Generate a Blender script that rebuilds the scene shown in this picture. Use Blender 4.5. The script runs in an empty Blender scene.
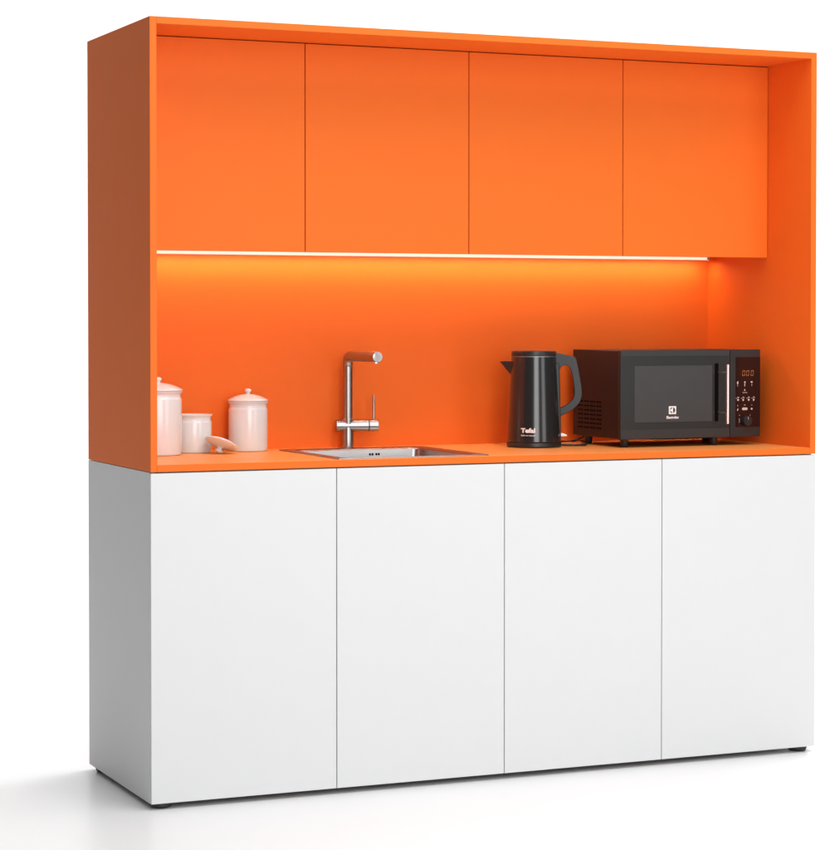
import bpy, bmesh, math, random
from mathutils import Vector, Matrix
R = math.radians
PI = math.pi
sc = bpy.context.scene
C = bpy.data.collections.new('kitchenette'); sc.collection.children.link(C)

# ------------------------------------------------------------------ camera
cam = bpy.data.cameras.new('camera')
camo = bpy.data.objects.new('camera', cam); C.objects.link(camo)
camo.location = (-1.70798, -5.57517, 1.24001)
camo.rotation_euler = (PI/2 - 0.02083, 0, -0.41285)
cam.sensor_fit = 'HORIZONTAL'; cam.sensor_width = 36
cam.lens = 36 * 2280.058 / 830
cam.shift_x = 0.0
cam.shift_y = -(425 - 366.19) / 830 
cam.clip_end = 200
sc.camera = camo

# ------------------------------------------------------------------ world and lamps
w = bpy.data.worlds.new('World'); sc.world = w; w.use_nodes = True
bg = w.node_tree.nodes['Background']
bg.inputs[0].default_value = (0.95, 0.97, 1.0, 1); bg.inputs[1].default_value = 0.035
sc.view_settings.view_transform = 'Standard'; sc.view_settings.look = 'None'
sc.view_settings.exposure = 0; sc.view_settings.gamma = 1

def lamp(name, loc, target, sx, sy, power, col=(1, 1, 1), shape='RECTANGLE'):
    l = bpy.data.lights.new(name, 'AREA'); l.shape = shape; l.size = sx; l.size_y = sy
    l.energy = power; l.color = col
    o = bpy.data.objects.new(name, l); C.objects.link(o); o.location = loc
    d = Vector(target) - Vector(loc)
    o.rotation_euler = d.to_track_quat('-Z', 'Y').to_euler()
    return o
lamp('key_softbox', (-0.55, -6.2, 2.3), (1.0, 0.2, 1.0), 2.5, 4.0, 158)
lamp('fill_softbox', (3.2, -5.6, 1.9), (1.0, 0.2, 1.0), 1.7, 3.4, 44)
lamp('overhead_softbox', (1.30, -1.0, 4.2), (1.35, -0.8, 0.0), 3.2, 6.0, 205, shape='ELLIPSE')
lamp('added_rear_light', (-1.9, 2.2, 3.6), (-1.6, 1.9, 0.0), 2.2, 2.6, 25)  # added lamp out of view, whitens the floor at the left
lamp('added_backdrop_light', (5.6, 2.4, 5.4), (5.6, 4.6, 0.4), 10.8, 1.2, 450)  # added lamp out of view, brightens the backdrop to white

# ------------------------------------------------------------------ materials
def mat(name, col, rough=.5, metal=0, spec=.5, coat=0, coat_rough=.05, noise=0, nscale=30, bump=0, bscale=400,
        emit=None, estr=0, aniso=0, rvar=0):
    m = bpy.data.materials.new(name); m.use_nodes = True
    nt = m.node_tree; b = nt.nodes['Principled BSDF']
    b.inputs['Base Color'].default_value = (*col, 1)
    b.inputs['Roughness'].default_value = rough
    b.inputs['Metallic'].default_value = metal
    b.inputs['Specular IOR Level'].default_value = spec
    b.inputs['Coat Weight'].default_value = coat
    b.inputs['Coat Roughness'].default_value = coat_rough
    if aniso: b.inputs['Anisotropic'].default_value = aniso
    if emit:
        b.inputs['Emission Color'].default_value = (*emit, 1); b.inputs['Emission Strength'].default_value = estr
    tc = nt.nodes.new('ShaderNodeTexCoord')
    if noise:
        n = nt.nodes.new('ShaderNodeTexNoise'); n.inputs['Scale'].default_value = nscale
        n.inputs['Detail'].default_value = 5
        nt.links.new(tc.outputs['Object'], n.inputs['Vector'])
        mx = nt.nodes.new('ShaderNodeMix'); mx.data_type = 'RGBA'
        mx.inputs[6].default_value = (*[c * (1 - noise) for c in col], 1)
        mx.inputs[7].default_value = (*[min(1, c * (1 + noise)) for c in col], 1)
        nt.links.new(n.outputs['Fac'], mx.inputs[0]); nt.links.new(mx.outputs[2], b.inputs['Base Color'])
    if rvar:
        n2 = nt.nodes.new('ShaderNodeTexNoise'); n2.inputs['Scale'].default_value = 9
        n2.inputs['Detail'].default_value = 6
        nt.links.new(tc.outputs['Object'], n2.inputs['Vector'])
        mr = nt.nodes.new('ShaderNodeMapRange')
        mr.inputs['To Min'].default_value = max(0, rough - rvar); mr.inputs['To Max'].default_value = rough + rvar
        nt.links.new(n2.outputs['Fac'], mr.inputs['Value']); nt.links.new(mr.outputs['Result'], b.inputs['Roughness'])
    if bump:
        n3 = nt.nodes.new('ShaderNodeTexNoise'); n3.inputs['Scale'].default_value = bscale
        n3.inputs['Detail'].default_value = 3
        nt.links.new(tc.outputs['Object'], n3.inputs['Vector'])
        bp = nt.nodes.new('ShaderNodeBump'); bp.inputs['Strength'].default_value = bump
        bp.inputs['Distance'].default_value = .0004
        nt.links.new(n3.outputs['Fac'], bp.inputs['Height']); nt.links.new(bp.outputs['Normal'], b.inputs['Normal'])
    return m

M = {}
M['floor'] = mat('white_studio_floor', (.93, .93, .93), .32, spec=.5, rvar=.03)
M['backdrop'] = mat('white_backdrop', (.9, .9, .9), .9, spec=.1)
M['orange'] = mat('orange_laminate', (.87, .170, .019), .50, spec=.20, noise=.02, nscale=14, bump=.12, bscale=900, rvar=.04)
M['white'] = mat('white_laminate', (.755, .76, .765), .48, spec=.22, noise=.01, nscale=10, bump=.10, bscale=900, rvar=.04)
M['core'] = mat('carcass_board', (.62, .62, .62), .6)
M['underside'] = mat('shade_toned_underside', (.16, .13, .10), .8, noise=.2, nscale=120)  # board colour darkened to deepen the shade under the base
M['foot'] = mat('black_plastic_foot', (.02, .02, .022), .4)
M['alu'] = mat('white_aluminium_profile', (.85, .83, .80), .35, metal=0, spec=.6)
M['led'] = mat('led_diffuser', (.9, .85, .75), .4, emit=(1.0, .82, .60), estr=33)
M['lens'] = mat('led_front_lens', (.9, .85, .78), .4, emit=(1.0, .82, .60), estr=.80)
M['steel'] = mat('brushed_stainless_steel', (.36, .33, .32), .30, metal=1, bump=.1, bscale=250, rvar=.05)
M['steel_bowl'] = mat('satin_steel_bowl', (.50, .49, .485), .32, metal=1, bump=.15, bscale=200, rvar=.05)
M['faucet'] = mat('brushed_nickel', (.42, .41, .405), .30, metal=1, bump=.08, bscale=500)
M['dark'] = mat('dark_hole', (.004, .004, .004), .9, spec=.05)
M['top'] = mat('orange_worktop_led_glow', (.90, .35, .085), .44, spec=.50, noise=.03, nscale=12, bump=.10, bscale=900, rvar=.04)  # paler and yellower than the shell: LED light painted into the colour
M['ceramic'] = mat('white_glazed_ceramic', (.76, .82, .83), .24, spec=.5, coat=.5, coat_rough=.12, noise=.015, nscale=20)
M['kettle'] = mat('black_lacquered_steel', (.020, .021, .022), .20, spec=.6, coat=.35, coat_rough=.10)
M['kplastic'] = mat('black_satin_plastic', (.019, .020, .021), .36, spec=.5, bump=.15, bscale=700)
M['kline'] = mat('grey_metal_seam', (.42, .42, .42), .3, metal=.8)
M['switch'] = mat('clear_switch_plastic', (.75, .78, .74), .15, spec=.8, coat=.6)
M['print'] = mat('white_print', (.85, .85, .85), .5)
M['mw_front'] = mat('charcoal_glass_front', (.028, .029, .029), .30, spec=.4)
M['mw_band'] = mat('charcoal_satin_band', (.036, .037, .037), .42, spec=.4)
M['mw_window'] = mat('grey_mesh_window', (.055, .056, .056), .32, spec=.4, noise=.08, nscale=25)
M['mw_case'] = mat('black_painted_case', (.021, .020, .021), .40, spec=.32, bump=.2, bscale=600)
M['mw_panel'] = mat('black_control_glass', (.012, .006, .006), .10, spec=.5)
M['chrome'] = mat('polished_chrome', (.86, .83, .82), .38, metal=1)
M['icon'] = mat('pale_icon_print', (.62, .50, .46), .5)
M['digit'] = mat('amber_display_digit', (.2, .08, .02), .4, emit=(1.0, .34, .12), estr=.20)
M['cord'] = mat('black_rubber_cord', (.015, .015, .016), .45)

# ------------------------------------------------------------------ mesh helpers
def new_bm(): return bmesh.new()
def box(bm, x0, x1, y0, y1, z0, z1):
    r = bmesh.ops.create_cube(bm, size=1)
    for v in r['verts']:
        v.co = Vector(((x0+x1)/2 + v.co.x*(x1-x0), (y0+y1)/2 + v.co.y*(y1-y0), (z0+z1)/2 + v.co.z*(z1-z0)))
    return r['verts']
def lathe(bm, prof, n=64, cx=0, cy=0, cap=True):
    """prof: list of (r, z) from bottom to top; r=0 closes to a point"""
    rings = []
    for r, z in prof:
        if r <= 1e-6: rings.append([bm.verts.new((cx, cy, z))])
        else: rings.append([bm.verts.new((cx + r*math.cos(2*PI*i/n), cy + r*math.sin(2*PI*i/n), z)) for i in range(n)])
    for a, b in zip(rings, rings[1:]):
        for i in range(n):
            j = (i+1) % n
            if len(a) == 1 and len(b) == 1: continue
            if len(a) == 1: bm.faces.new((a[0], b[j], b[i]))
            elif len(b) == 1: bm.faces.new((a[i], a[j], b[0]))
            else: bm.faces.new((a[i], a[j], b[j], b[i]))
    if cap:
        if len(rings[0]) > 1: bm.faces.new(list(reversed(rings[0])))
        if len(rings[-1]) > 1: bm.faces.new(rings[-1])
def tube(bm, pts, r, n=20, cap=True):
    pts = [Vector(p) for p in pts]; rings = []
    up = None
    for i, p in enumerate(pts):
        t = (pts[min(i+1, len(pts)-1)] - pts[max(i-1, 0)]).normalized()
        if up is None:
            up = Vector((0, 0, 1)) if abs(t.z) < .9 else Vector((1, 0, 0))
        a = t.cross(up).normalized(); b = a.cross(t).normalized(); up = b
        rr = r[i] if isinstance(r, (list, tuple)) else r
        rings.append([bm.verts.new(p + rr*(a*math.cos(2*PI*k/n) + b*math.sin(2*PI*k/n))) for k in range(n)])
    for a, b in zip(rings, rings[1:]):
        for i in range(n):
            j = (i+1) % n
            bm.faces.new((a[i], a[j], b[j], b[i]))
    if cap:
        bm.faces.new(list(reversed(rings[0]))); bm.faces.new(rings[-1])
def spline(pts, n=10):
    P = [Vector(p) for p in pts]; out = []
    for i in range(len(P)-1):
        p0 = P[max(i-1, 0)]; p1 = P[i]; p2 = P[i+1]; p3 = P[min(i+2, len(P)-1)]
        for k in range(n):
            t = k/n
            out.append(.5*((2*p1) + (p2-p0)*t + (2*p0-5*p1+4*p2-p3)*t*t + (3*p1-p0-3*p2+p3)*t**3))
    out.append(P[-1]); return out
def prism(bm, outline, y0, y1):
    """outline: list of (x, z); extruded from y0 to y1"""
    a = [bm.verts.new((x, y0, z)) for x, z in outline]
    b = [bm.verts.new((x, y1, z)) for x, z in outline]
    bm.faces.new(a); bm.faces.new(list(reversed(b)))
    n = len(a)
    for i in range(n):
        j = (i+1) % n
        bm.faces.new((a[j], a[i], b[i], b[j]))
def rrect(x0, x1, z0, z1, r, n=5):
    o = []
    for cx, cz, a0 in ((x1-r, z1-r, 0), (x0+r, z1-r, 90), (x0+r, z0+r, 180), (x1-r, z0+r, 270)):
        for k in range(n+1):
            a = R(a0 + 90*k/n); o.append((cx + r*math.cos(a), cz + r*math.sin(a)))
    return o
def obj(name, bm, m, parent=None, bevel=0, seg=2, smooth=False, ang=40, loc=None, rotz=0):
    bmesh.ops.recalc_face_normals(bm, faces=bm.faces[:])
    me = bpy.data.meshes.new(name); 
    if smooth:
        for f in bm.faces: f.smooth = True
        lim = R(ang)
        for e in bm.edges:
            if len(e.link_faces) == 2 and e.calc_face_angle(0) > lim: e.smooth = False
    bm.to_mesh(me); bm.free()
    me.materials.append(m)
    o = bpy.data.objects.new(name, me); C.objects.link(o)
    if parent: o.parent = parent
    if loc: o.location = loc
    if rotz: o.rotation_euler.z = rotz
    if bevel:
        md = o.modifiers.new('bevel', 'BEVEL'); md.width = bevel; md.segments = seg
        md.limit_method = 'ANGLE'; md.angle_limit = R(35); md.harden_normals = False
    return o
def thing(name, label, cat, loc=(0, 0, 0), rotz=0, group=None):
    o = bpy.data.objects.new(name, None); C.objects.link(o)
    o.location = loc; o.rotation_euler = (0, 0, rotz); o.empty_display_size = .05
    o['label'] = label; o['category'] = cat
    if group: o['group'] = group
    return o
def board(name, b, m, parent, bevel=.0006, seg=2):
    bm = new_bm(); box(bm, *b); return obj(name, bm, m, parent, bevel, seg)
def text_bm(s, size, align='CENTER', bold=0, sx=1.0):
    cu = bpy.data.curves.new('lettering', 'FONT'); cu.body = s; cu.size = size; cu.align_x = align
    cu.align_y = 'CENTER'; cu.extrude = .00015; cu.resolution_u = 4; cu.offset = bold
    o = bpy.data.objects.new('lettering', cu); sc.collection.objects.link(o)
    bpy.context.view_layer.update()
    me = bpy.data.meshes.new_from_object(o.evaluated_get(bpy.context.evaluated_depsgraph_get()))
    bpy.data.objects.remove(o); bm = new_bm(); bm.from_mesh(me)
    bmesh.ops.scale(bm, vec=(sx, 1, 1), verts=bm.verts[:])
    return bm

# ------------------------------------------------------------------ setting: floor and backdrop sweep
FZ = -.0155
bm = new_bm()
x0, x1 = -5, 16
v = [bm.verts.new(p) for p in ((x0, -8, FZ), (x1, -8, FZ), (x1, 4.0, FZ), (x0, 4.0, FZ))]
bm.faces.new(v)
o = obj('floor', bm, M['floor']); o['kind'] = 'structure'
bm = new_bm()
prev = None
x0, x1 = -1.6, 16
path = [(4.0 + 1.5*math.sin(a), FZ + 1.5*(1-math.cos(a))) for a in [R(90*k/24) for k in range(25)]] + [(5.5, 7.0)]
for y, z in path:
    cur = [bm.verts.new((x0, y, z)), bm.verts.new((x1, y, z))]
    if prev: bm.faces.new((prev[0], prev[1], cur[1], cur[0]))
    prev = cur
o = obj('backdrop', bm, M['backdrop'], smooth=True, ang=80); o['kind'] = 'structure'

# ------------------------------------------------------------------ cabinet
W, D, H = 2.0, .586, 2.007
ZC0, ZC = .849, .867          # countertop slab
t = .018
cab = thing('kitchenette_cabinet',
            'tall orange and white kitchenette cabinet with open lit niche standing on the white floor', 'kitchen cabinet')
# base: white
board('base_side_panel', (0, t, .0205, D, 0, .8475), M['white'], cab)
board('base_side_panel', (W-t, W, .0205, D, 0, .8475), M['white'], cab)
board('base_bottom_panel', (t+.0005, W-t-.0005, .021, D-.006, 0.0015, t), M['underside'], cab)
board('base_back_panel', (t+.0005, W-t-.0005, D-.005, D-.001, .001, .846), M['core'], cab, .0002)
board('base_top_rail', (t+.0005, W-t-.0005, .021, .10, .829, .8465), M['core'], cab)
wd = (W - 2*t)/4
for k in (1, 2, 3):
    x = t + wd*k
    board('base_divider', (x-.009, x+.009, .0215, D-.006, .0185, .8285), M['core'], cab)
g = .0013
for k in range(4):
    xa = (0.0004 if k == 0 else t + wd*k + g); xb = (W-.0004 if k == 3 else t + wd*(k+1) - g)
    board('base_door', (xa, xb, 0, .0185, .0005, .8455), M['white'], cab, .0008, 3)
for x in (.036, W-.036):
    for y in (.037, D-.04):
        bm = new_bm(); lathe(bm, [(.022, FZ), (.026, FZ+.003), (.0285, FZ+.009), (.0285, -.0002)], 40, x, y)
        obj('foot', bm, M['foot'], cab, smooth=True, ang=50)
# shell: orange
board('side_panel', (0, t, 0, D, .8492, H), M['orange'], cab, .0008, 3)
board('side_panel', (W-t, W, 0, D, .8492, H), M['orange'], cab, .0008, 3)
board('top_panel', (t+.0002, W-t-.0002, 0, D, H-t, H), M['orange'], cab, .0008, 3)
board('back_panel', (t+.0002, W-t-.0002, .573, D-.001, ZC0+.0005, H-t-.0005), M['orange'], cab, .0003)
# countertop with sink cut-out
SX0, SX1, SY0, SY1 = .525, .973, .036, .490      # sink outer
BX0, BX1, BY0, BY1 = .566, .948, .070, .462       # basin opening
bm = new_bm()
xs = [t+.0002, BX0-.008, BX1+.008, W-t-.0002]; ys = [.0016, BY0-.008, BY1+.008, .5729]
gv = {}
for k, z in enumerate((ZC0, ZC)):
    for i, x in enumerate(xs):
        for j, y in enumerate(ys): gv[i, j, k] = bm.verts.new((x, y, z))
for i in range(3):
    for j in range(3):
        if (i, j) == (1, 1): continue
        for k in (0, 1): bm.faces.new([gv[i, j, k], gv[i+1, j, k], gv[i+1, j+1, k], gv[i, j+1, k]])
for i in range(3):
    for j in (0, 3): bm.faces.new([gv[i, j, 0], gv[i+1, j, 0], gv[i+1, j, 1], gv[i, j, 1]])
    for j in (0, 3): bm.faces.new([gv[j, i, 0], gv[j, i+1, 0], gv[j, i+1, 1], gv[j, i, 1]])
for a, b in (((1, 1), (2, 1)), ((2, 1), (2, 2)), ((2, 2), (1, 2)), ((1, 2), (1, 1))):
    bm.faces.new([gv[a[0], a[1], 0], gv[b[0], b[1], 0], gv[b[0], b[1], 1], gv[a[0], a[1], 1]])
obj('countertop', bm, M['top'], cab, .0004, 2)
board('plain_front_edge', (t+.0002, W-t-.0002, 0, .0014, ZC0, ZC), M['orange'], cab, .0004)  # front edge split off to keep the shell orange, without the painted LED light
# upper cabinet
UY = .230; UZ0, UZ1 = 1.4215, 1.9865
board('upper_cabinet_bottom', (t+.0005, W-t-.0005, UY+.0195, .5725, 1.431, 1.447), M['orange'], cab)
for k in (1, 2, 3):
    x = t + wd*k
    board('upper_cabinet_divider', (x-.008, x+.008, UY+.020, .572, 1.4475, 1.988), M['orange'], cab)
for k in range(4):
    xa = t + wd*k + (.0015 if k == 0 else g); xb = t + wd*(k+1) - (.0018 if k == 3 else g)
    board('upper_door', (xa, xb, UY, UY+t, UZ0, UZ1), M['orange'], cab, .0008, 3)
# led strip
bm = new_bm()
prof = [(.5230, 1.4199), (.5240, 1.4199), (.5240, 1.4266), (.5370, 1.4266), (.5370, 1.4215), (.5380, 1.4215), (.5380, 1.4308), (.5230, 1.4308)]
ra = [bm.verts.new((.024, y, z)) for y, z in prof]; rb = [bm.verts.new((1.9545, y, z)) for y, z in prof]
for i in range(8):
    j = (i+1) % 8; bm.faces.new((ra[i], ra[j], rb[j], rb[i]))
bm.faces.new(ra); bm.faces.new(rb)
strip = obj('led_strip', bm, M['alu'], cab)
board('light_diffuser', (.026, 1.950, .5242, .5368, 1.4216, 1.4264), M['led'], strip, 0)
board('end_cap', (1.9545, 1.9565, .5228, .5382, 1.4196, 1.4309), M['kline'], strip, .0003)
board('front_lens', (.026, 1.948, .5224, .5229, 1.4216, 1.4294), M['lens'], strip, 0)
bm = new_bm(); tube(bm, [(1.9515, .5229, 1.4254), (1.9515, .5216, 1.4254)], .0019, 16)
obj('screw', bm, M['dark'], strip)

# ------------------------------------------------------------------ sink
sink = thing('kitchen_sink', 'square stainless steel sink set into the orange countertop below the tap', 'sink',
             ((SX0+SX1)/2, (SY0+SY1)/2, ZC))
cx, cy = (SX0+SX1)/2, (SY0+SY1)/2
def ring_loft(bm, loops, close_last=False):
    vs = [[bm.verts.new(p) for p in L] for L in loops]; n = len(vs[0])
    for a, b in zip(vs, vs[1:]):
        for i in range(n):
            j = (i+1) % n; bm.faces.new((a[i], a[j], b[j], b[i]))
    if close_last: bm.faces.new(vs[-1])
def rloop(x0, x1, y0, y1, r, z, n=8):
    return [(x-cx, y-cy, z) for x, y in rrect(x0, x1, y0, y1, r, n)]
bm = new_bm()
e = .0
ring_loft(bm, [rloop(SX0, SX1, SY0, SY1, .010, .0002), rloop(SX0, SX1, SY0, SY1, .010, .0016),
               rloop(SX0+.0015, SX1-.0015, SY0+.0015, SY1-.0015, .009, .0028),
               rloop(SX0+.006, SX1-.006, SY0+.006, SY1-.006, .008, .0030),
               rloop(SX0+.010, SX1-.010, SY0+.010, SY1-.010, .007, .0018),
               rloop(BX0-.010, BX1+.010, BY0-.010, BY1+.010, .026, .0018),
               rloop(BX0-.003, BX1+.003, BY0-.003, BY1+.003, .025, .0010),
               rloop(BX0, BX1, BY0, BY1, .024, -.003)])
obj('rim', bm, M['steel'], sink, smooth=True, ang=60)
bm = new_bm()
ring_loft(bm, [rloop(BX0, BX1, BY0, BY1, .024, -.003), rloop(BX0+.002, BX1-.002, BY0+.002, BY1-.002, .024, -.020),
               rloop(BX0+.008, BX1-.008, BY0+.008, BY1-.008, .024, -.130),
               rloop(BX0+.016, BX1-.016, BY0+.016, BY1-.016, .024, -.148),
               rloop(BX0+.040, BX1-.040, BY0+.040, BY1-.040, .040, -.155)], True)
obj('basin', bm, M['steel_bowl'], sink, smooth=True, ang=60)
bm = new_bm(); lathe(bm, [(.045, -.1548), (.045, -.1535), (.038, -.1530), (.030, -.1545), (0, -.1545)], 40, 0, .02, cap=False)
obj('drain', bm, M['steel'], sink, smooth=True)
for i, dx in enumerate((-.0125, -.0045, .0075, .0150)):
    bm = new_bm(); xx = .807 - cx + dx; yy = BY1 - .0022 - cy
    prism(bm, rrect(xx-.0028, xx+.0028, -.0195, -.0125, .0026), yy-.0008, yy+.0008)
    obj('overflow_hole', bm, M['dark'], sink)

# ------------------------------------------------------------------ tap
tap = thing('kitchen_tap', 'brushed steel kitchen tap with a square swivel spout behind the sink', 'tap', (.7535, .528, ZC), R(0))
bm = new_bm(); lathe(bm, [(.0195, 0), (.0195, .002), (.0175, .0035), (.0170, .004), (.0170, .084), (.0155, .086)], 48)
obj('base_column', bm, M['faucet'], tap, smooth=True)
ma = R(-14)
def mdir(s): return (s*math.cos(ma), s*math.sin(ma), .0645)
bm = new_bm(); tube(bm, [mdir(-.0345), mdir(-.0337), mdir(.0590), mdir(.0596)], [.0165, .0174, .0174, .0165], 48)
mb = obj('mixer_body', bm, M['faucet'], tap, smooth=True)
bm = new_bm(); tube(bm, [mdir(.0594), mdir(.0616)], .0152, 40)
obj('seam_ring', bm, M['kplastic'], mb, smooth=True)
bm = new_bm(); tube(bm, [mdir(.0615), mdir(.0621), mdir(.0875), mdir(.0887)], [.0165, .0174, .0174, .0160], 48)
hh = obj('lever_hub', bm, M['faucet'], tap, smooth=True)
lx, ly, _ = mdir(.0755)
bm = new_bm(); tube(bm, [(lx, ly, .078), (lx, ly, .1515), (lx, ly, .1525)], [.0036, .0036, .0028], 20)
obj('lever', bm, M['faucet'], hh, smooth=True)
SPZ = .2655
sdx = .012
arc = [(0, 0, .085), (0, 0, .2330)]
bm = new_bm(); lathe(bm, [(.0135, .0860), (.0142, .0865), (.0142, .2355), (.0135, .2362)], 48)
obj('riser_pipe', bm, M['faucet'], tap, smooth=True)
bm = new_bm()
def sp(s): # horizontal run heading towards the front
    return (s*sdx/.195, -s, SPZ)
pts = [(0, 0, .2368), (0, 0, .2380), (0, 0, .2430)]
for k in range(1, 9):
    a = R(90*k/8); pts.append((0, -.022*(1-math.cos(a)), .2430 + .0225*math.sin(a)))
pts += [(sdx*.5, -.110, SPZ), (sdx, -.1945, SPZ), (sdx, -.1960, SPZ)]
tube(bm, pts, [.0138, .0146] + [.0148]*(len(pts)-3) + [.0138], 40)
spt = obj('spout', bm, M['faucet'], tap, smooth=True)
bm = new_bm(); lathe(bm, [(.0085, SPZ-.0195), (.0095, SPZ-.0185), (.0095, SPZ-.010)], 32, sdx, -.180)
obj('aerator', bm, M['chrome'], spt, smooth=True)

# ------------------------------------------------------------------ ceramic jars
def jar_body(bm, r, h):
    """outside profile up to the flared rim, then the inner wall down to the floor"""
    o = [(0, .0), (r*.90, .0), (r*.965, .0015), (r*.985, .004), (r*.985, .010), (r*1.0, .0125), (r*1.0, h-.0225), (r*.992, h-.0205),
         (r*.975, h-.0195), (r*.955, h-.0160), (r*.948, h-.0125), (r*.958, h-.0085), (r*.99, h-.0045), (r*1.03, h-.0025), (r*1.035, h),
         (r*1.00, h+.0008), (r*.93, h-.002), (r*.89, h-.012), (r*.90, h-.035), (r*.93, h-.05), (r*.93, .012), (r*.88, .006), (0, .006)]
    lathe(bm, o, 80, cap=False)
def lid_bm(r, dome):
    bm = new_bm()
    o = [(0, -.003), (r*.80, -.003), (r*.86, -.002), (r*.87, .0009), (r*1.02, .0009), (r*1.045, .0022), (r*1.035, .0042)]
    for k in range(1, 11):
        a = k/10; rr = r*1.0*(1-a) + .004*a
        o.append((rr, .0042 + dome*(1-(rr/(r*1.0))**2)**.85))
    o.append((0, o[-1][1])); lathe(bm, o, 80, cap=False)
    return bm, o[-1][1]
def knob_bm(z, k):
    bm = new_bm()
    lathe(bm, [(.0068*k, z-.003), (.0054*k, z+.001), (.0052*k, z+.003), (.0075*k, z+.0055), (.0090*k, z+.0085), (.0088*k, z+.0115),
               (.0065*k, z+.0142), (.003*k, z+.0153), (0, z+.0155)], 40, cap=False)
    return bm
JG = 'white ceramic storage jars on the counter'
def jar(label, loc, r, h, dome=None, k=1.0):
    j = thing('storage_jar', label, 'jar', loc, 0, JG)
    bm = new_bm(); jar_body(bm, r, h); obj('body', bm, M['ceramic'], j, smooth=True, ang=70)
    if dome:
        bm, zt = lid_bm(r, dome)
        ld = obj('lid', bm, M['ceramic'], j, smooth=True, ang=70, loc=(0, 0, h+.0002))
        obj('knob', knob_bm(zt, k), M['ceramic'], ld, smooth=True, ang=70)
    return j
jar('tallest white ceramic jar with domed lid, partly hidden by the orange left side panel', (.150, .420, ZC), .0650, .1750, .0185, 1.15)
jar('short open white ceramic jar without a lid, between the two lidded jars', (.275, .495, ZC), .0520, .1060)
jar('medium white ceramic jar with lid on and round knob, standing nearest the sink', (.440, .503, ZC), .0550, .1400, .0165)
# loose lid, upside down, leaning on its knob
ll = thing('jar_lid', 'loose white ceramic lid lying tilted on its knob in front of the jars', 'lid', (.328, .405, ZC))
bm, zt = lid_bm(.0460, .0125)
loose = obj('dome', bm, M['ceramic'], ll, smooth=True, ang=70)
kn = obj('knob', knob_bm(zt, 1.25), M['ceramic'], ll, smooth=True, ang=70)
axis = Vector((-.38, -.19, -.905)).normalized()          # knob points down and towards the viewer
q = Vector((0, 0, 1)).rotation_difference(axis)
mw_ = q.to_matrix().to_4x4()
low = 1e9
for ob in (loose, kn):
    for vtx in ob.data.vertices: low = min(low, (mw_ @ vtx.co).z)
for ob in (loose, kn):
    ob.data.transform(mw_); 
    ob.data.transform(Matrix.Translation((0, 0, -low + .0003)))

# ------------------------------------------------------------------ kettle (local x = to the right as seen, y = away)
KR = R(-26.6)
ket = thing('electric_kettle', 'glossy black electric kettle with angular handle in front of the microwave', 'kettle', (1.2711, .3624, ZC), KR)
S = 1/347.0
bm = new_bm(); lathe(bm, [(.0760, .0003), (.0792, .002), (.0795, .004), (.0792, .0135), (.0780, .0145)], 80)
pb = obj('power_base', bm, M['kplastic'], ket, smooth=True, ang=60)
def krad(z): return .0780 + (.0658-.0780)*((z-.018)/(.262-.018))
prof = [(.0755, .0150), (krad(.018), .0170)] + [(krad(z), z) for z in [.018 + .0244*i for i in range(11)]]
bm = new_bm(); lathe(bm, prof, 96); obj('body', bm, M['kettle'], ket, smooth=True, ang=60)
bm = new_bm(); lathe(bm, [(krad(.2615), .2622), (krad(.262)+.0003, .2626), (krad(.264)+.0003, .2640), (krad(.264)-.001, .2645)], 96)
obj('seam_ring', bm, M['kline'], ket, smooth=True, ang=60)
bm = new_bm(); lathe(bm, [(krad(.265), .2646), (krad(.268)+.0004, .2652), (.0655, .2770), (.0648, .2788), (.0628, .2796), (0, .2800)], 96)
ld = obj('lid', bm, M['kplastic'], ket, smooth=True, ang=60)
# spout beak
bm = new_bm()
tip = (-.1005, 0, .2490); tip2 = (-.0990, 0, .2462)
vt = [bm.verts.new(p) for p in (tip, (-.060, -.024, .2500), (-.060, .024, .2500), (-.0985, -.0016, .2470), (-.0985, .0016, .2470),
                                (-.0660, -.006, .2080), (-.0660, .006, .2080), (-.060, -.020, .2250), (-.060, .020, .2250))]
bmesh.ops.convex_hull(bm, input=vt)
obj('spout', bm, M['kplastic'], ket, .0012, 2)
def kp(px, py): return ((px-534)*S, (447-py)*S)
outer = [kp(*p) for p in ((541, 350.3), (552, 350.6), (564, 353.5), (575.5, 356.2))]
oc = spline([(*kp(577.2, 360.5), 0), (*kp(579.8, 374), 0), (*kp(582, 388), 0), (*kp(582, 396), 0), (*kp(578.8, 403.5), 0), (*kp(571, 410.5), 0), (*kp(560, 416), 0), (*kp(552, 418.5), 0)], 6)
inner = spline([(*kp(552, 409.5), 0), (*kp(561, 407), 0), (*kp(569, 402.5), 0), (*kp(573.8, 396.5), 0), (*kp(574.3, 388), 0), (*kp(572.2, 374), 0),
                (*kp(569.8, 367), 0), (*kp(566, 364.6), 0), (*kp(562, 365.3), 0), (*kp(560, 369), 0), (*kp(559.4, 376), 0)], 5)
ol = outer + [(p.x, p.y) for p in oc] + [(p.x, p.y) for p in inner] + [kp(559.0, 399), kp(552, 400), kp(541, 390)]
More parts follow.
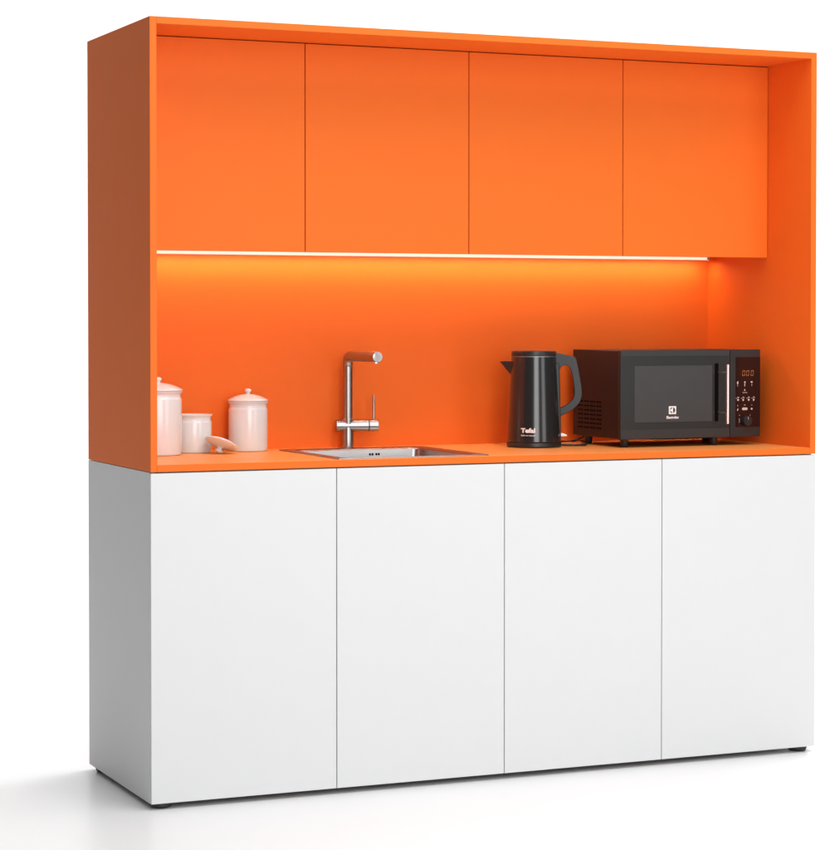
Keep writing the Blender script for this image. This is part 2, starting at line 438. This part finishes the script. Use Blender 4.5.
# the grip is a closed loop: keep the opening by joining along the body side
ol = outer + [(p.x, p.y) for p in oc] + [(p.x, p.y) for p in inner] + [kp(555, 385), kp(550, 385), kp(541, 372)]
bm = new_bm(); prism(bm, ol, -.0155, .0155)
obj('handle', bm, M['kplastic'], ket, .0050, 4, smooth=True, ang=50)
bm = new_bm(); prism(bm, [kp(548.5, 362), kp(559.6, 362), kp(561.0, 420), kp(561.2, 441), kp(548.5, 441)], -.0175, .0175)
obj('handle_mount', bm, M['kplastic'], ket, .0035, 3)
bm = new_bm(); prism(bm, [kp(556, 432.5), kp(563, 433.0), kp(567.2, 434.6), kp(567.4, 436.0), kp(562, 436.4), kp(556, 436)], -.006, .006)
obj('switch', bm, M['switch'], ket, .0012, 3)
def wrap(bm, z0, a0):
    for v in bm.verts:
        z = z0 + v.co.y; r = krad(z) + .0003 + v.co.z; a = a0 + v.co.x/.0745
        v.co = Vector((r*math.sin(a), -r*math.cos(a), z))
bm = text_bm('Tefal', .0175, bold=.0008, sx=1.2); 
wrap(bm, (447-429.6)*S, R(-13)); obj('lettering', bm, M['print'], ket)
bm = text_bm('Safe to touch', .0068, bold=.00005, sx=1.14); wrap(bm, (447-434.3)*S, R(-13)); obj('lettering', bm, M['print'], ket)
# cord from the kettle base (children share the kettle's local frame)
Mi = Matrix.Translation((1.2711, .3624, ZC)) @ Matrix.Rotation(KR, 4, 'Z')
Mi = Mi.inverted()
bm = new_bm(); tube(bm, spline([Mi @ Vector(p) for p in ((1.335, .352, ZC+.0055), (1.365, .345, ZC+.0042), (1.40, .335, ZC+.0035), (1.428, .342, ZC+.0035),
     (1.462, .40, ZC+.0035), (1.50, .47, ZC+.0035), (1.52, .54, ZC+.0035))], 10), .0030, 12)
obj('cord', bm, M['cord'], pb, smooth=True)

# ------------------------------------------------------------------ microwave
mwv = thing('microwave_oven', 'black countertop microwave with grey window and bright bar handle beside the kettle', 'microwave', (1.705, .35, ZC))
OX, OY, OZ = 1.705, .35, ZC
def L(b): return (b[0]-OX, b[1]-OX, b[2]-OY, b[3]-OY, b[4]-OZ, b[5]-OZ)
X0, X1, Z0, Z1 = 1.4695, 1.9405, .8910, 1.1490
board('case', L((X0+.001, X1-.001, .2225, .500, Z0+.001, Z1-.0008)), M['mw_case'], mwv, .003, 3)
XS = 1.8365
# door: frame slab with window set in
door = board('door', L((X0, XS-.0008, .203, .2215, Z0, Z1)), M['mw_front'], mwv, .0018, 3)
board('upper_band', L((X0+.0012, XS-.002, .2022, .2032, 1.1310, Z1-.0015)), M['mw_band'], door, .0002)
board('lower_band', L((X0+.0012, XS-.002, .2022, .2032, Z0+.0015, .9185)), M['mw_band'], door, .0002)
def flat(name, outline, y0, y1, m, parent, bevel=0):
    bm = new_bm(); prism(bm, [(x-OX, z-OZ) for x, z in outline], y0-OY, y1-OY); return obj(name, bm, m, parent, bevel, 2)
flat('window', rrect(1.5153, 1.7749, .9390, 1.1035, .003), .2016, .2032, M['mw_window'], door, .0004)
flat('grip_recess', rrect(1.7840, 1.7965, .9380, 1.1095, .005), .2020, .2032, M['dark'], door)
# bar handle with two stand-offs
bm = new_bm(); xb = 1.7985 - OX; yb = .154 - OY
def bz(z): return z - OZ
tube(bm, [(xb, yb, bz(.9330)), (xb, yb, bz(.9338)), (xb, yb, bz(1.1060)), (xb, yb, bz(1.1068))], [.0038, .0050, .0050, .0038], 28)
hd = obj('handle', bm, M['chrome'], door, smooth=True)
for z in (.9650, 1.0830):
    bm = new_bm(); tube(bm, [(xb, yb, bz(z)), (xb-.003, .2030-OY, bz(z))], .0022, 16); obj('handle_post', bm, M['chrome'], hd, smooth=True)
# logo on the window
lx, lz = 1.6407, .9737; y0, y1 = .2010, .2015
lg = flat('logo', rrect(lx-.0122, lx+.0122, lz-.0116, lz+.0116, .0012), y0, y1, M['print'], door)
def half(cx, cz, r, s, x_in):
    a0 = math.acos(x_in/r); pts = []
    for k in range(17):
        a = -a0 + 2*a0*k/16; pts.append((cx + s*r*math.cos(a), cz + r*math.sin(a)))
    return pts
flat('emblem', half(lx, lz, .0086, 1, .0022), y0-.0003, y0+.0001, M['mw_front'], lg)
up_ = [(lx - .0012, lz + .0085)] + [(lx + .0086*math.cos(R(a)), lz + .0086*math.sin(R(a))) for a in range(102, 171, 8)] + [(lx-.0078, lz+.0012), (lx-.0012, lz+.0060)]
flat('emblem', up_, y0-.0003, y0+.0001, M['mw_front'], lg)
flat('emblem', [(x, 2*lz - z) for x, z in reversed(up_)], y0-.0003, y0+.0001, M['mw_front'], lg)
def put_text(s, size, x, z, y, m, parent, bold=0, sx=1.0, align='CENTER'):
    bm = text_bm(s, size, align, bold, sx)
    for v in bm.verts: v.co = Vector((x - OX + v.co.x, y - OY - v.co.z, z - OZ + v.co.y))
    return obj('lettering', bm, m, parent)
put_text('Electrolux', .0104, 1.6410, .9525, .2013, M['print'], door, .0004, .95)
# control panel
cp = board('control_panel', L((XS+.0008, X1, .203, .2215, Z0, Z1)), M['mw_front'], mwv, .0018, 3)
flat('glass', rrect(1.8555, 1.9392, .9205, 1.1265, .001), .2020, .2032, M['mw_panel'], cp)
yi0, yi1 = .2014, .2019
def seg_digit(x, z, w_, h_, on):
    th = .0015; d = new_bm(); s = .0010
    segs = {'a': (x+s, x+w_-s, z+h_-th, z+h_), 'd': (x+s, x+w_-s, z, z+th), 'g': (x+s, x+w_-s, z+h_/2-th/2, z+h_/2+th/2),
            'f': (x, x+th, z+h_/2+s, z+h_-s), 'e': (x, x+th, z+s, z+h_/2-s), 'b': (x+w_-th, x+w_, z+h_/2+s, z+h_-s), 'c': (x+w_-th, x+w_, z+s, z+h_/2-s)}
    for k in on:
        a, b, c_, e_ = segs[k]; sh = ((c_+e_)/2 - z)*.12
        box(d, a+sh-OX, b+sh-OX, yi0-OY, yi1-OY, c_-OZ, e_-OZ)
    obj('display_digit', d, M['digit'], cp)
for x in (1.8770, 1.8905, 1.9060): seg_digit(x, 1.0710, .0090, .0165, 'abcdef')
def icon(outline, name='button_icon'): flat(name, outline, yi0, yi1, M['icon'], cp)
def circ(x, z, r, n=14): return [(x + r*math.cos(2*PI*k/n), z + r*math.sin(2*PI*k/n)) for k in range(n)]
icon([(1.8590, 1.0530), (1.8630, 1.0560), (1.8640, 1.0500), (1.8620, 1.0460), (1.8600, 1.0465)])
icon([(1.8608, 1.0450), (1.8618, 1.0450), (1.8618, 1.0400), (1.8608, 1.0400)])
icon(circ(1.8862, 1.0525, .0026)); icon([(1.8845, 1.0485), (1.8875, 1.0485), (1.8868, 1.0400), (1.8852, 1.0400)])
icon([(1.9060, 1.0550), (1.9130, 1.0550), (1.9115, 1.0500), (1.9070, 1.0510)]); icon([(1.9097, 1.0480), (1.9107, 1.0480), (1.9107, 1.0410), (1.9097, 1.0410)])
icon([(1.8862, 1.0330), (1.8885, 1.0270), (1.8835, 1.0270)])
put_text('230 250', .0048, 1.8862, 1.0215, .2017, M['icon'], cp)
for i, x in enumerate((1.8620, 1.8800, 1.8985, 1.9160)):
    icon([(x-.0065, 1.0060), (x-.0030, 1.0060), (x-.0030, 1.0046), (x-.0065, 1.0046)])
    icon(circ(x+.001, 1.0005, .0030) if i % 2 == 0 else [(x-.002, 1.0030), (x+.004, 1.0030), (x+.002, .9970), (x-.001, .9970)])
    icon([(x-.001, 1.0095), (x+.0045, 1.0085), (x+.0045, 1.0062), (x-.001, 1.0070)])
icon([(1.8598, .9720), (1.8640, .9760), (1.8632, .9690), (1.8605, .9680)]); icon([(1.8615, .9860), (1.8625, .9860), (1.8625, .9810), (1.8615, .9810)])
icon(rrect(1.8770, 1.8955, .9700, .9775, .0030)); put_text('00', .0050, 1.8862, .9850, .2017, M['icon'], cp)
icon(circ(1.9100, .9735, .0030)); icon([(1.9080, .9850), (1.9120, .9850), (1.9120, .9840), (1.9080, .9840)])
icon(circ(1.8680, .9550, .0011)); icon(circ(1.9045, .9550, .0011))
icon([(1.8672, .9455), (1.8684, .9455), (1.8684, .9330), (1.8672, .9330)])
bm = new_bm(); kx, kz = 1.8900-OX, .9385-OZ
tube(bm, [(kx, .2019-OY, kz), (kx, .1890-OY, kz), (kx, .1880-OY, kz)], [.0150, .0145, .0135], 40)
kb = obj('knob', bm, M['mw_case'], cp, smooth=True)
bm = new_bm(); box(bm, kx-.0006, kx+.0006, .1874-OY, .1879-OY, kz+.004, kz+.012); obj('knob_mark', bm, M['icon'], kb)
# vent slots on the left side
bm = new_bm()
for c in range(4):
    yc = .335 + c*.0385
    for r_ in range(7):
        zc = .9185 + r_*.0128
        for s2 in (-.0085, .0085):
            box(bm, X0+.0006-OX, X0+.0014-OX, yc+s2-.0068-OY, yc+s2+.0068-OY, zc-.0022-OZ, zc+.0022-OZ)
obj('vent', bm, M['dark'], mwv)
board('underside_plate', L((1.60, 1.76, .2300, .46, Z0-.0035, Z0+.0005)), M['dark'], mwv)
for x, y in ((1.500, .236), (1.500, .455), (1.800, .236), (1.905, .455)):
    bm = new_bm(); lathe(bm, [(.0095, .0003), (.011, .002), (.012, Z0-OZ+.002)], 28, x-OX, y-OY)
    obj('foot', bm, M['foot'], mwv, smooth=True, ang=50)
bm = new_bm(); tube(bm, spline([Vector(p) - Vector((OX, OY, OZ)) for p in ((1.56, .502, .93), (1.555, .535, .90), (1.50, .550, ZC+.0035), (1.44, .545, ZC+.0035), (1.38, .55, ZC+.0035), (1.345, .560, ZC+.010))], 10), .0030, 12)
obj('cord', bm, M['cord'], mwv, smooth=True)
